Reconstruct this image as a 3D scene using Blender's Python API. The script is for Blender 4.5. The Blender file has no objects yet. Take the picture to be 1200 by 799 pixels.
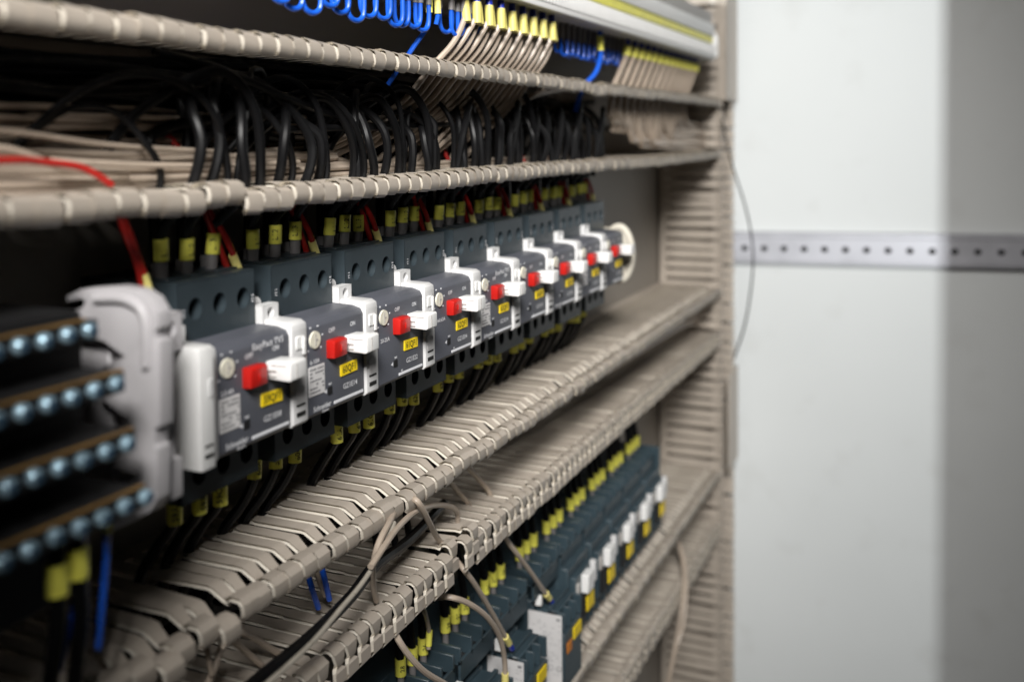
import bpy, bmesh, math, random
from mathutils import Vector, Matrix
random.seed(7)
S = 0.001                       # everything below is written in millimetres
SC = bpy.context.scene
COL = SC.collection
PI = math.pi

# ------------------------------------------------------------------ materials
MATS = {}
def mat(name, col, rough=0.5, metal=0.0, bump=0.0, bscale=400.0, var=0.0, vscale=60.0, spec=0.5, coat=0.0, dirt=0.0):
    if name in MATS: return MATS[name]
    m = bpy.data.materials.new(name); m.use_nodes = True
    nt = m.node_tree; b = nt.nodes['Principled BSDF']
    b.inputs['Base Color'].default_value = (*col, 1)
    b.inputs['Roughness'].default_value = rough
    b.inputs['Metallic'].default_value = metal
    b.inputs['Specular IOR Level'].default_value = spec
    b.inputs['Coat Weight'].default_value = coat
    tc = nt.nodes.new('ShaderNodeTexCoord')
    geo = nt.nodes.new('ShaderNodeNewGeometry')
    if var > 0:
        n = nt.nodes.new('ShaderNodeTexNoise'); n.inputs['Scale'].default_value = vscale; n.inputs['Detail'].default_value = 5
        nt.links.new(geo.outputs['Position'], n.inputs['Vector'])
        mr = nt.nodes.new('ShaderNodeMapRange')
        mr.inputs['From Min'].default_value = 0.3; mr.inputs['From Max'].default_value = 0.7
        mr.inputs['To Min'].default_value = 1 - var; mr.inputs['To Max'].default_value = 1 + var
        nt.links.new(n.outputs['Fac'], mr.inputs['Value'])
        vm = nt.nodes.new('ShaderNodeVectorMath'); vm.operation = 'SCALE'
        vm.inputs[0].default_value = col
        nt.links.new(mr.outputs['Result'], vm.inputs['Scale'])
        out = vm.outputs['Vector']
        if dirt > 0:
            n2 = nt.nodes.new('ShaderNodeTexNoise'); n2.inputs['Scale'].default_value = vscale * 6; n2.inputs['Detail'].default_value = 8
            nt.links.new(geo.outputs['Position'], n2.inputs['Vector'])
            mr2 = nt.nodes.new('ShaderNodeMapRange')
            mr2.inputs['From Min'].default_value = 0.58; mr2.inputs['From Max'].default_value = 0.72
            mr2.inputs['To Min'].default_value = 0; mr2.inputs['To Max'].default_value = dirt
            nt.links.new(n2.outputs['Fac'], mr2.inputs['Value'])
            mx = nt.nodes.new('ShaderNodeMix'); mx.data_type = 'RGBA'
            nt.links.new(mr2.outputs['Result'], mx.inputs['Factor'])
            nt.links.new(out, mx.inputs['A']); mx.inputs['B'].default_value = (col[0]*.45, col[1]*.4, col[2]*.34, 1)
            out = mx.outputs['Result']
        nt.links.new(out, b.inputs['Base Color'])
        mr3 = nt.nodes.new('ShaderNodeMapRange')
        mr3.inputs['To Min'].default_value = max(0.05, rough - .12); mr3.inputs['To Max'].default_value = min(1, rough + .12)
        nt.links.new(n.outputs['Fac'], mr3.inputs['Value']); nt.links.new(mr3.outputs['Result'], b.inputs['Roughness'])
    if bump > 0:
        n = nt.nodes.new('ShaderNodeTexNoise'); n.inputs['Scale'].default_value = bscale; n.inputs['Detail'].default_value = 4
        nt.links.new(geo.outputs['Position'], n.inputs['Vector'])
        bp = nt.nodes.new('ShaderNodeBump'); bp.inputs['Strength'].default_value = bump; bp.inputs['Distance'].default_value = 0.0004
        nt.links.new(n.outputs['Fac'], bp.inputs['Height']); nt.links.new(bp.outputs['Normal'], b.inputs['Normal'])
    MATS[name] = m
    return m
M = dict(
 duct=mat('duct_beige_pvc', (.46,.405,.345), .42, bump=.12, var=.07, vscale=25, dirt=.22),
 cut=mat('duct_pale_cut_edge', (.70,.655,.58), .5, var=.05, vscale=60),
 plate=mat('plate_painted_steel', (.27,.245,.215), .5, bump=.1, bscale=900, var=.06, vscale=8),
 panel=mat('panel_pale_powder_coat', (.53,.545,.545), .55, bump=.1, bscale=1500, var=.04, vscale=3, dirt=.10),
 zinc=mat('zinc_steel', (.38,.38,.41), .45, metal=.5, var=.08, vscale=30),
 dark=mat('slate_terminal_plastic', (.030,.042,.050), .42, bump=.15, bscale=1200, var=.12, vscale=60),
 body=mat('grey_breaker_plastic', (.088,.093,.112), .48, bump=.25, bscale=2500, var=.07, vscale=50),
 teal=mat('dark_teal_contactor_plastic', (.036,.058,.072), .40, bump=.12, bscale=1200, var=.15, vscale=50),
 white=mat('white_side_plastic', (.66,.66,.66), .4, bump=.06, bscale=1500, var=.03, vscale=50),
 handle=mat('bright_white_plastic', (.84,.84,.83), .33, var=.02, vscale=50),
 lilac=mat('pale_grey_support_plastic', (.50,.485,.50), .42, var=.05, vscale=40),
 cream=mat('cream_plastic', (.66,.62,.53), .5, var=.04, vscale=40),
 ivory=mat('ivory_dial', (.75,.72,.60), .4, var=.06, vscale=300),
 red=mat('red_button_plastic', (.50,.012,.008), .35, var=.06, vscale=80),
 tag=mat('yellow_tag', (.90,.66,.01), .5, var=.03, vscale=80),
 sleeve=mat('yellow_sleeve', (.88,.84,.13), .42, var=.08, vscale=90),
 sleevep=mat('pale_yellow_sleeve', (.86,.76,.25), .42, var=.06, vscale=90),
 sleeveb=mat('dull_yellow_sleeve', (.66,.59,.17), .5, var=.08, vscale=90),
 ink=mat('black_ink', (.012,.012,.012), .6),
 print=mat('pale_print', (.74,.75,.78), .6),
 black=mat('black_cable', (.005,.005,.0055), .40, bump=.1, bscale=500, var=.25, vscale=40, spec=.18),
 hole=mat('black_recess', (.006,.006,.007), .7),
 redw=mat('red_cable', (.40,.016,.012), .32, var=.08, vscale=60),
 beige=mat('beige_wire', (.43,.355,.285), .38, bump=.08, var=.10, vscale=50, dirt=.2),
 greyw=mat('speckled_grey_cable', (.36,.33,.28), .5, bump=.3, bscale=1500, var=.12, vscale=150, dirt=.7),
 blue=mat('blue_wire', (.012,.105,.62), .3, var=.10, vscale=60),
 navy=mat('navy_ferrule', (.01,.03,.40), .4),
 ferrule=mat('grey_ferrule', (.20,.19,.19), .45, var=.06, vscale=80),
 screw=mat('blue_zinc_screw', (.40,.58,.70), .2, metal=.45, var=.35, vscale=200),
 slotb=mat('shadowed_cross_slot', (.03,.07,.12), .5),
 copper=mat('copper_bar', (.40,.23,.07), .5, metal=.5, var=.2, vscale=60),
 paper=mat('label_paper', (.64,.63,.63), .55, var=.03, vscale=80),
 soft=mat('grey_print_on_label', (.20,.20,.21), .6),
 orange=mat('orange_plastic', (.6,.2,.02), .5),
 tgrey=mat('terminal_grey_plastic', (.42,.40,.38), .5, var=.05, vscale=40),
)

# ------------------------------------------------------------------ mesh building
class MB:
    def __init__(s): s.v = []; s.f = []; s.alt = []
    def add(s, vs, fs):
        o = len(s.v); s.v += [tuple(v) for v in vs]; s.f += [tuple(i + o for i in f) for f in fs]; return s
    def box(s, x0, x1, y0, y1, z0, z1, b=0.0, seg=1):
        bm = bmesh.new(); bmesh.ops.create_cube(bm, size=1)
        for v in bm.verts:
            v.co = Vector(((x0+x1)/2 + v.co.x*abs(x1-x0), (y0+y1)/2 + v.co.y*abs(y1-y0), (z0+z1)/2 + v.co.z*abs(z1-z0)))
        if b > 0: bmesh.ops.bevel(bm, geom=bm.edges[:], offset=b, segments=seg, affect='EDGES', profile=.5)
        bm.verts.index_update()
        s.add([v.co[:] for v in bm.verts], [[v.index for v in f.verts] for f in bm.faces]); bm.free(); return s
    def prism(s, prof, x0, x1, b=0.0):        # prof: (y,z) outline, extruded along x
        bm = bmesh.new()
        a = [bm.verts.new((x0, y, z)) for y, z in prof]; c = [bm.verts.new((x1, y, z)) for y, z in prof]
        n = len(prof)
        bm.faces.new(a); bm.faces.new(c[::-1])
        for i in range(n): bm.faces.new((a[i], c[i], c[(i+1) % n], a[(i+1) % n]))
        bmesh.ops.recalc_face_normals(bm, faces=bm.faces[:])
        if b > 0: bmesh.ops.bevel(bm, geom=bm.edges[:], offset=b, segments=2, affect='EDGES', profile=.5)
        bm.verts.index_update()
        s.add([v.co[:] for v in bm.verts], [[v.index for v in f.verts] for f in bm.faces]); bm.free(); return s
    def cyl(s, p, ax, r, h, n=16, r2=None, ry=None):   # axis 'x','y','z'; from p along +axis
        if r2 is None: r2 = r
        vs = []
        for k, (rr, t) in enumerate(((r, 0), (r2, h))):
            for i in range(n):
                a = 2*PI*i/n; c, d = rr*math.cos(a), (ry/r if ry else 1)*rr*math.sin(a)
                q = {'x': (t, c, d), 'y': (c, t, d), 'z': (c, d, t)}[ax]
                vs.append((p[0]+q[0], p[1]+q[1], p[2]+q[2]))
        fs = [(i, (i+1) % n, n+(i+1) % n, n+i) for i in range(n)] + [tuple(range(n))[::-1], tuple(range(n, 2*n))]
        return s.add(vs, fs)
    def tube(s, pts, r, n=9, res=6, taper=None):
        P = catmull(pts, res); L = len(P); vs = []
        T = [(P[min(i+1, L-1)] - P[max(i-1, 0)]).normalized() for i in range(L)]
        up = Vector((0, 0, 1)) if abs(T[0].z) < .9 else Vector((1, 0, 0))
        N = (up - T[0]*up.dot(T[0])).normalized()
        for i in range(L):
            N = (N - T[i]*N.dot(T[i])).normalized(); B = T[i].cross(N)
            for k in range(n):
                a = 2*PI*k/n; vs.append(P[i] + N*(r*math.cos(a)) + B*(r*math.sin(a)))
        fs = [(i*n+k, i*n+(k+1) % n, (i+1)*n+(k+1) % n, (i+1)*n+k) for i in range(L-1) for k in range(n)]
        fs += [tuple(range(n))[::-1], tuple(range((L-1)*n, L*n))]
        return s.add(vs, fs)
    def holed(s, x0, x1, z0, z1, y, cells, depth, rx, rz, n=20):
        # a front plate (facing -y) at y, split into cells along x, each with a real round recess of the given depth
        for (cx0, cx1, hx, hz) in cells:
            vs = []; 
            for i in range(n):
                a = 2*PI*i/n; c, d = math.cos(a), math.sin(a)
                vs.append((hx + rx*c, y, hz + rz*d))
            for i in range(n):
                a = 2*PI*i/n; c, d = math.cos(a), math.sin(a)
                tx = ((cx1-hx) if c > 0 else (hx-cx0)) / max(abs(c), 1e-6); tz = ((z1-hz) if d > 0 else (hz-z0)) / max(abs(d), 1e-6)
                t = min(tx, tz); vs.append((hx + c*t, y, hz + d*t))
            for i in range(n):
                a = 2*PI*i/n; vs.append((hx + rx*math.cos(a)*.92, y + depth, hz + rz*math.sin(a)*.92))
            fs = []
            for i in range(n):
                j = (i+1) % n
                fs += [(i, j, n+j, n+i), (j, i, 2*n+i, 2*n+j)]
            if depth > 1: fs.append(tuple(range(2*n, 3*n)))
            o = len(vs); cs = [(cx0, y, z0), (cx1, y, z0), (cx1, y, z1), (cx0, y, z1)]
            vs += cs
            # corner fillers
            def ang(p): return math.atan2(p[2]-hz, p[0]-hx) % (2*PI)
            for q, cc in enumerate(cs):
                k = int(ang(cc) / (2*PI/n)); fs.append((n+k % n, n+(k+1) % n, o+q))
            s.add(vs, fs)
        return s
    def mesh(s, name):
        me = bpy.data.meshes.new(name)
        me.from_pydata([(x*S, y*S, z*S) for x, y, z in s.v], [], s.f)
        bm = bmesh.new(); bm.from_mesh(me); bmesh.ops.recalc_face_normals(bm, faces=bm.faces[:]); bm.to_mesh(me); bm.free()
        for i in s.alt: me.polygons[i].material_index = 1
        me.shade_smooth(); me.set_sharp_from_angle(angle=math.radians(38)); me.update()
        return me
def catmull(pts, res):
    P = [Vector(p) for p in pts]
    if len(P) < 3 and res > 1: return [P[0].lerp(P[-1], t/3) for t in range(4)]
    Q = [2*P[0]-P[1]] + P + [2*P[-1]-P[-2]]; out = []
    for i in range(1, len(Q)-2):
        for k in range(res):
            t = k/res; a, b, c, d = Q[i-1], Q[i], Q[i+1], Q[i+2]
            out.append(.5*((2*b) + (c-a)*t + (2*a-5*b+4*c-d)*t*t + (3*b-a-3*c+d)*t**3))
    out.append(P[-1]); return out

def obj(name, me, m, parent=None, loc=(0,0,0)):
    if isinstance(me, MB): me = me.mesh(name)
    if m is not None and not me.materials:
        me.materials.append(m)
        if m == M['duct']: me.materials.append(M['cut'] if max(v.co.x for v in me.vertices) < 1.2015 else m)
    o = bpy.data.objects.new(name, me); COL.objects.link(o)
    o.location = [c*S for c in loc]
    if parent is not None: o.parent = parent
    return o
def tag(o, label, cat, group=None, kind=None):
    if label: o['label'] = label
    if cat: o['category'] = cat
    if group: o['group'] = group
    if kind: o['kind'] = kind
    return o
def thing(name, label, cat, loc=(0,0,0), group=None):
    o = bpy.data.objects.new(name, None); COL.objects.link(o); o.empty_display_size = .01
    o.location = [c*S for c in loc]
    return tag(o, label, cat, group)
_font = {}
def text_mesh(txt, h, bold=0.0):       # text standing in the XZ plane facing -y, centred, height h mm
    key = (txt, h, bold)
    if key in _font: return _font[key]
    cu = bpy.data.curves.new('t', 'FONT'); cu.body = txt; cu.size = h*1.38*S; cu.align_x = 'CENTER'; cu.align_y = 'CENTER'
    cu.offset = bold*S; cu.resolution_u = 2
    ob = bpy.data.objects.new('t', cu); COL.objects.link(ob)
    dg = bpy.context.evaluated_depsgraph_get(); me = bpy.data.meshes.new_from_object(ob.evaluated_get(dg))
    bpy.data.objects.remove(ob)
    me.transform(Matrix.Rotation(PI/2, 4, 'X')); me.name = 'lettering'; me.materials.clear()
    _font[key] = me
    return me
def lettering(txt, h, m, parent, loc, bold=.06, rot=0.0, name='lettering', sx=1.0):
    me = text_mesh(txt, h, bold)
    if not me.materials: me.materials.append(m)
    o = bpy.data.objects.new(name, me); COL.objects.link(o); o.location = [c*S for c in loc]; o.parent = parent
    o.rotation_euler = (0, rot, 0); o.scale = (sx, 1, 1)
    return o
ORD = ['first','second','third','fourth','fifth','sixth','seventh','eighth','ninth','tenth','eleventh','twelfth','thirteenth','fourteenth','fifteenth','sixteenth','seventeenth','eighteenth','nineteenth','twentieth','twenty-first','twenty-second','twenty-third','twenty-fourth','twenty-fifth','twenty-sixth','twenty-seventh','twenty-eighth']

# ------------------------------------------------------------------ setting
pl = MB().box(-300, 1299, 0, 3, -900, 420, .5)
mp = tag(obj('mounting_plate', pl, M['plate']), 'large flat grey steel plate behind all the ducts and breakers', 'mounting plate')
sp = thing('side_panel', 'plain pale side panel of the cabinet at the right, upright behind the perforated rail', 'side panel', (1300, 0, 0))
obj('sheet', MB().box(0, 3, -900, 3, -900, 420, .6), M['panel'], sp)
# perforated rail on the side panel
rl = thing('perforated_rail', 'zinc steel rail with a row of holes running across the pale side panel', 'rail', (1300, 0, 0))
rl.rotation_euler = (-.02, 0, 0)
r = MB()
RY0, RY1 = -52, -640
ys = RY0; cells = []
n = 12
vs = []
z0, z1 = -166, -136
rm = MB()
pitch = 25.0
k = 0
while ys - k*pitch > RY1:
    cy = ys - k*pitch - pitch/2
    # plate cell facing -x with an oval hole (built in x-z then turned)
    t = MB().holed(0, 0, z0, z1, 0, [(-pitch/2, pitch/2, 0, -150)], .8, 4.4, 4.0, 16)
    rm.add([(-14 + y, cy + x, z) for x, y, z in t.v], t.f); k += 1
L0, L1 = ys, ys - k*pitch
rm.box(-13.9, -1, L1, L0, z1, z1+7, .8).box(-11.5, -1, L1, L0, z0-4, z0, .8)
obj('web', rm, M['zinc'], rl)
obj('hole_shade_strip', MB().box(-13.15, -12.6, L1+2, L0-2, z0+1, z1-1), M['hole'], rl)  # dark strip standing in for the shade inside the rail holes

# ------------------------------------------------------------------ slotted wiring ducts
# a finger is lofted along a profile of (depth y, height w, half width)
ST_ROUND = [(-8,0,3.0),(-32,0,3.0),(-34,0,3.75),(-61,0,3.75),(-63,-.3,3.75),(-69,-4.6,2.8),(-71,-6.0,2.4),(-71.6,-3.6,5.1),(-74,-2.4,5.3),(-78.3,-2.8,5.3),(-80.2,-4.6,5.3),(-80.6,-8.6,5.3),(-79.4,-10.6,5.3)]
ST_DOUBLE = [(-8,0,3.3),(-32,0,3.3),(-34,0,4.1),(-68,0,4.1),(-71,-1,3.7),(-72.5,1.6,4.9),(-76,1.8,5.0),(-78.6,.2,5.0),(-79.0,-5.2,3.2),(-77.8,-7.4,3.0),(-79.2,-8.6,5.0),(-79.4,-14.2,5.0),(-77.6,-16,5.0)]
ST_BAR = [(-8,0,3.3),(-36,0,3.3),(-38,0,4.4),(-66,0,4.4),(-69,-1.5,3.0),(-70.5,-1.4,4.9),(-73,0,5.35),(-77,.2,5.35),(-79.4,-1.0,5.35),(-80.1,-4.0,5.35),(-79.4,-7.0,5.35),(-77.8,-8.2,5.3)]
def wall(mb, u0, u1, style, P=11.0, t=2.0, amp=1.0, conv=lambda u, y, w: (u, y, w), w0=0.0, ev=lambda u: (0.0, 0.0), bow=lambda u: 0.0, saw=.8):
    n = int((u1-u0)/P)
    a = [conv(u0, -.3, w0-t/2), conv(u1, -.3, w0-t/2), conv(u1, -10, w0-t/2), conv(u0, -10, w0-t/2), conv(u0, -.3, w0+t/2), conv(u1, -.3, w0+t/2), conv(u1, -10, w0+t/2), conv(u0, -10, w0+t/2)]
    mb.add(a, [(0,1,2,3), (4,5,6,7), (0,1,5,4), (1,2,6,5), (2,3,7,6), (3,0,4,7)])
    for i in range(n):
        u = u0 + (i+.5)*P; tilt = random.gauss(0, .55)*amp; du = random.gauss(0, .16)*amp; dy = random.gauss(0, .25)*amp
        sk = random.gauss(0, .012)*amp
        e = ev(u)
        vs = []; L = len(style)
        for k, (y, w, hw) in enumerate(style):
            p = style[max(k-1, 0)]; q = style[min(k+1, L-1)]
            ty, tw = q[0]-p[0], q[1]-p[1]; m_ = math.hypot(ty, tw); ny, nw = -tw/m_, ty/m_
            ff = min(1, max(0, (-y-8)/72))
            ww = w + w0 + tilt*ff + e[0]*ff + bow(u)*ff**1.5; yy = y + dy*ff + e[1]*ff
            for sg in (-1, 1):
                for s2 in (-1, 1):
                    hh = hw*(P/11.0)*.985
                    xs_ = s2*sg
                    nose = saw*max(0, min(1, (-y-70)/3)) if y < -70 else 0
                    vs.append(conv(u + du*ff + xs_*hh + sk*(-y), yy + ny*sg*t/2 + nose*xs_*.55, ww + nw*sg*t/2 - nose*xs_*.35))
        fs = []
        for k in range(L-1):
            b = 4*k; c = b+4
            for a1, a2 in ((0,1), (1,3), (3,2), (2,0)):
                fs.append((b+a1, b+a2, c+a2, c+a1))
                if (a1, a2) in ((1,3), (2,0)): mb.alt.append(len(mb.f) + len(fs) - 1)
        fs += [(0,1,3,2), (4*L-4, 4*L-3, 4*L-1, 4*L-2)]
        mb.add(vs, fs)
    return mb
def sm(u, a, b): t = min(1, max(0, (u-a)/(b-a))); return t*t*(3-2*t)
def ev1(u):
    if 740 < u < 765: return (-1.8, 0)
    return (0, 0)
def ev2(u):
    if 318 < u < 332: return (-2.0, -.6)
    if 332 < u < 352: return (-1.8, 0)
    if 300 < u < 318: return (1.6, 0)
    if 430 < u < 445: return (.8, 0)
    if 548 < u < 562: return (1.2, 0)
    return (0, 0)
def ev3(u):
    if 268 < u < 279: return (-3.0, -3.5)
    if 301 < u < 312: return (-4.0, -2.5)
    if 312 < u < 323: return (1.0, -1.0)
    if u < 262: return (1.5, .5)
    return (0, 0)
def ev4(u):
    if 490 < u < 501: return (5.5, 1.5)
    if 501 < u < 512: return (3.0, -2.0)
    if 512 < u < 523: return (7.5, -1.0)
    return (0, 0)
X1 = 1200
DUCTS = [
 ('beige slotted wiring duct above the breakers, crowded with black and beige wires', (43.4, ST_BAR, ev1, .6), (-20.4, ST_BAR, ev2, .7)),
 ('beige slotted wiring duct directly below the breakers, its long fingers lit from above', (-187, ST_ROUND, ev3, 1.0), (-244, ST_DOUBLE, ev4, .8)),
 ('lowest beige slotted wiring duct, below the contactors', (-413, ST_ROUND, lambda u: (0,0), 1.0), (-482, ST_DOUBLE, lambda u: (0,0), 1.0)),
]
for i, (lab, up, lo) in enumerate(DUCTS):
    d = thing('wiring_duct', lab, 'wiring duct', (0, 0, 0), 'horizontal wiring ducts on the plate')
    x0 = 110 if i < 2 else 380
    obj('base', MB().box(x0, X1, -2.4, -.05, lo[0]+1, up[0]-1, .3), M['duct'], d)
    bw = (lambda u: 2.2*(1-sm(u, 200, 480)) + .8*math.sin(u/85)) if i == 0 else (lambda u: .6*math.sin(u/120))
    obj('upper_wall', wall(MB(), x0, X1, up[1], w0=up[0], ev=up[2], amp=up[3], bow=(lambda u: .5*math.sin(u/150))), M['duct'], d)
    obj('lower_wall', wall(MB(), x0, X1, lo[1], w0=lo[0], ev=lo[2], amp=lo[3], bow=bw), M['duct'], d)
vd = thing('wiring_duct', 'upright beige slotted wiring duct at the right end of the horizontal ducts', 'wiring duct', (0, 0, 0))
obj('base', MB().box(1203, 1262, -2.4, -.05, -880, 400, .3), M['duct'], vd)
VST = [(-8,0,3.7),(-66,0,3.7),(-68,0,4.0),(-71,1.2,4.8),(-76,1.4,4.8),(-79,.2,4.8),(-80,3.4,4.8),(-78,5.2,4.8)]
obj('inner_wall', wall(MB(), -880, 400, VST, P=12.5, conv=lambda u, y, w: (w, y, u), w0=1204, amp=1.1), M['duct'], vd)
obj('outer_wall', wall(MB(), -880, 400, VST, P=12.5, conv=lambda u, y, w: (w, y*1.03, u), w0=1258, amp=.8), M['duct'], vd)
obj('cover', MB().box(1202.5, 1266, -87, -84.6, 42, 400, .6).box(1202.5, 1204, -85, -76, 42, 400, .3), M['duct'], vd)
obj('cover', MB().box(1215, 1268, -87.5, -85, -420, -300, .6), M['duct'], vd)
fr = MB().box(1272, 1284, -60, -2, -880, 400, 1)
tag(obj('cabinet_upright', fr, M['plate']), 'narrow grey steel upright between the upright duct and the pale side panel', 'upright')

# DIN rails
for nm, z, xa, xb in (('breaker row', -105, 200, 905), ('contactor row', -368, 470, 1005), ('upper terminal row', 110, 110, 1135)):
    m = MB().prism([(-.1,z-17.5),(-1.2,z-17.5),(-1.2,z-13.6),(-7,z-13.6),(-7,z-17.5),(-8,z-17.5),(-8,z-12.6),(-2.2,z-12.6),(-2.2,z+12.6),(-8,z+12.6),(-8,z+17.5),(-7,z+17.5),(-7,z+13.6),(-1.2,z+13.6),(-1.2,z+17.5),(-.1,z+17.5)], xa, xb)
    tag(obj('mounting_rail', m, M['zinc']), 'thin steel top-hat rail carrying the ' + nm, 'mounting rail')

# ------------------------------------------------------------------ motor breakers
P0 = 360.0 - 59.0         # left side of the first face (after its white side block)
def mk(f):
    mb = MB(); f(mb); return mb
def m_block(z0, z1, hz):
    mb = MB(); x0, x1 = -1.5, 46.0
    mb.box(x0, x1, -47, -8, z0, z1, .5)
    mb.holed(x0+.5, x1-.5, z0+.4, z1-.4, -61, [(x0, 16, 8.6, hz), (16, 31, 23.3, hz), (31, x1, 38.2, hz)], 13, 4.0, 4.6)
    # rim joining the front plate to the box
    for a, b_, c, d in ((x0, x0+.5, z0, z1), (x1-.5, x1, z0, z1)): mb.box(a, b_, -61, -46.5, c, d)
    mb.box(x0, x1, -61, -46.5, z0-.3, z0+.2); mb.box(x0, x1, -61, -46.5, z1-.2, z1+.3)
    return mb
ub = m_block(-82.5, -57.5, -69.0)
for cx in (8.6, 23.3, 38.2): ub.box(cx-6.6, cx+6.6, -53, -38, -57.4, -56.4, .3)
lb = m_block(-147.5, -127.0, -137.5)
body_prof = [(-8,-81.8),(-61.2,-81.8),(-72,-82.3),(-76.6,-83.6),(-78,-86),(-78,-125.6),(-76.6,-127.2),(-8,-127.2)]
bd = MB().prism(body_prof, 0.2, 47.6, .35)
side_prof = [(-20,-80.6),(-62.6,-80.2),(-76.2,-80.6),(-78.8,-82.0),(-79.2,-84.4),(-79.2,-126.2),(-77.6,-127.6),(-20,-127.6)]
sd = MB().prism(side_prof, -10.8, -.2, .3)
tb = MB()
tb.holed(-12.2, -1.2, -82, -74.0, -64.6, [(-12.0, -1.4, -6.7, -77.5)], 5.4, 2.4, 2.5)
tb.box(-12.2, -11.8, -64.6, -59.4, -82, -74).box(-1.6, -1.2, -64.6, -59.4, -82, -74).box(-12.2, -1.2, -64.6, -59.4, -74.2, -73.8)
for i in range(9):
    a = PI*i/8
tb.cyl((-8.2, -57.5, -74.6), 'y', 4.0, 2.2, 16)
led = MB().box(-8.4, -2.6, -79.8, -79.0, -93.2, -87.4, .25).box(-4.4, -2.6, -80.6, -79.6, -96, -88, .3)
mark = MB().box(-8.6, -2.4, -79.5, -79.1, -118.6, -117.7).box(-8.6, -2.4, -79.5, -79.1, -123.2, -121.3)
linep = MB().box(-8.8, -2.2, -79.36, -79.1, -122.9+6.0, -122.9+13)
dial = MB().cyl((7.0, -78.8, -91.6), 'y', 3.9, 1.4, 28, r2=4.1)
dials = MB().box(6.7, 7.3, -79.0, -78.7, -94.2, -89.0).box(7.2, 8.8, -79.0, -78.7, -92, -91.3)
dots = MB()
for a in range(-130, 140, 52):
    q = math.radians(a+90); dots.box(7+6.4*math.cos(q)-.35, 7+6.4*math.cos(q)+.35, -78.25, -77.9, -91.6+6.6*math.sin(q)-.35, -91.6+6.6*math.sin(q)+.35)
btn = MB().prism([(-77.6,-93.6),(-81.2,-93.5),(-82.8,-94.2),(-82.4,-102.0),(-77.6,-102.3)], 16.4, 27.0, .5)
btnm = MB().box(21.3, 22.1, -83.1, -82.3, -99.6, -96.4, .1)
hd = MB().prism([(-77.6,-94.0),(-79.5,-94.0),(-89.8,-93.5),(-90.6,-94.3),(-90.6,-101.4),(-89.8,-102.0),(-77.6,-101.6)], 31.4, 42.0, .4)
hd.box(41.6, 44.6, -86.0, -77.7, -100.8, -94.8, .4)
hds = MB().box(31.15, 31.4, -88.6, -80.6, -95.6, -95.25).box(30.95, 31.4, -83.2, -78.6, -98.2, -97.6).box(30.95, 31.4, -83.2, -78.6, -100.6, -100.0)
hds2 = MB().box(35.4, 35.8, -90.85, -90.4, -101.0, -94.8)
tagm = MB().box(27.6, 41.6, -78.7, -77.9, -113.0, -107.6, .15)
rate = MB().box(2.0, 14.2, -78.35, -77.9, -117.2, -103.6, .05)
ratel = MB()
random.seed(3)
for k in range(7):
    zz = -105.0 - k*1.75; x = 2.8
    while x < 13.2:
        w = random.uniform(.5, 2.2); w = min(w, 13.4-x)
        if random.random() < .78: ratel.box(x, x+w, -78.5, -78.3, zz-.35, zz+.35)
        x += w + .45
test = MB().box(16.6, 20.0, -78.4, -77.95, -119.4, -115.8, .05)
arrow = MB().add([(13.4,-78.2,-117.4),(15.8,-78.2,-116.3),(15.8,-78.2,-118.5)], [(0,1,2)])
bar = MB().box(21.5, 46.2, -78.3, -77.9, -124.9, -123.6, .05)
bar2 = MB().box(3, 45.5, -61.5, -61.1, -129.6, -128.4)
scr = MB().cyl((0, 0, 0), 'y', 3.1, 1.6, 14).box(-2.6, 2.6, -.3, .1, -.4, .4)
ME = {k: v.mesh(k) for k, v in dict(terminal_block=ub, lower_terminal_block=lb, body=bd, side_block=sd, mounting_tab=tb, side_block_lever=led, side_block_marks=mark, side_block_label=linep, dial=dial, dial_slot=dials, dial_scale=dots, stop_button=btn, button_mark=btnm, start_handle=hd, handle_slots=hds, handle_groove=hds2, yellow_tag=tagm, rating_plate=rate, rating_print=ratel, test_port=test, arrow_mark=arrow, brand_bar=bar, terminal_marking=bar2, terminal_screw=scr).items()}
CXS = (8.6, 23.3, 38.2)
MODELS = ['GZ1E08','GZ1E14','GZ1E22','GZ1E04','GZ1E14','GZ1E10','GZ1E08','GZ1E14','GZ1E08']
RANGES = ['2.5-4A','6-10A','20-25A','0.4-0.63A','6-10A','4-6.3A','2.5-4A','6-10A','2.5-4A']
TAGS = ['%dQF1' % (59+i) for i in range(9)]
look = ['nearest of the row, tall white cover at its left', 'second from the near left end of the row', 'third from the near left end, in sharp focus', 'fourth from the left, just right of the sharpest one', 'middle one of the nine in the row', 'sixth from the near end of the row', 'third from the far end of the row', 'last but one at the far end of the row', 'farthest of the row, beside the cream end bracket']
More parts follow.
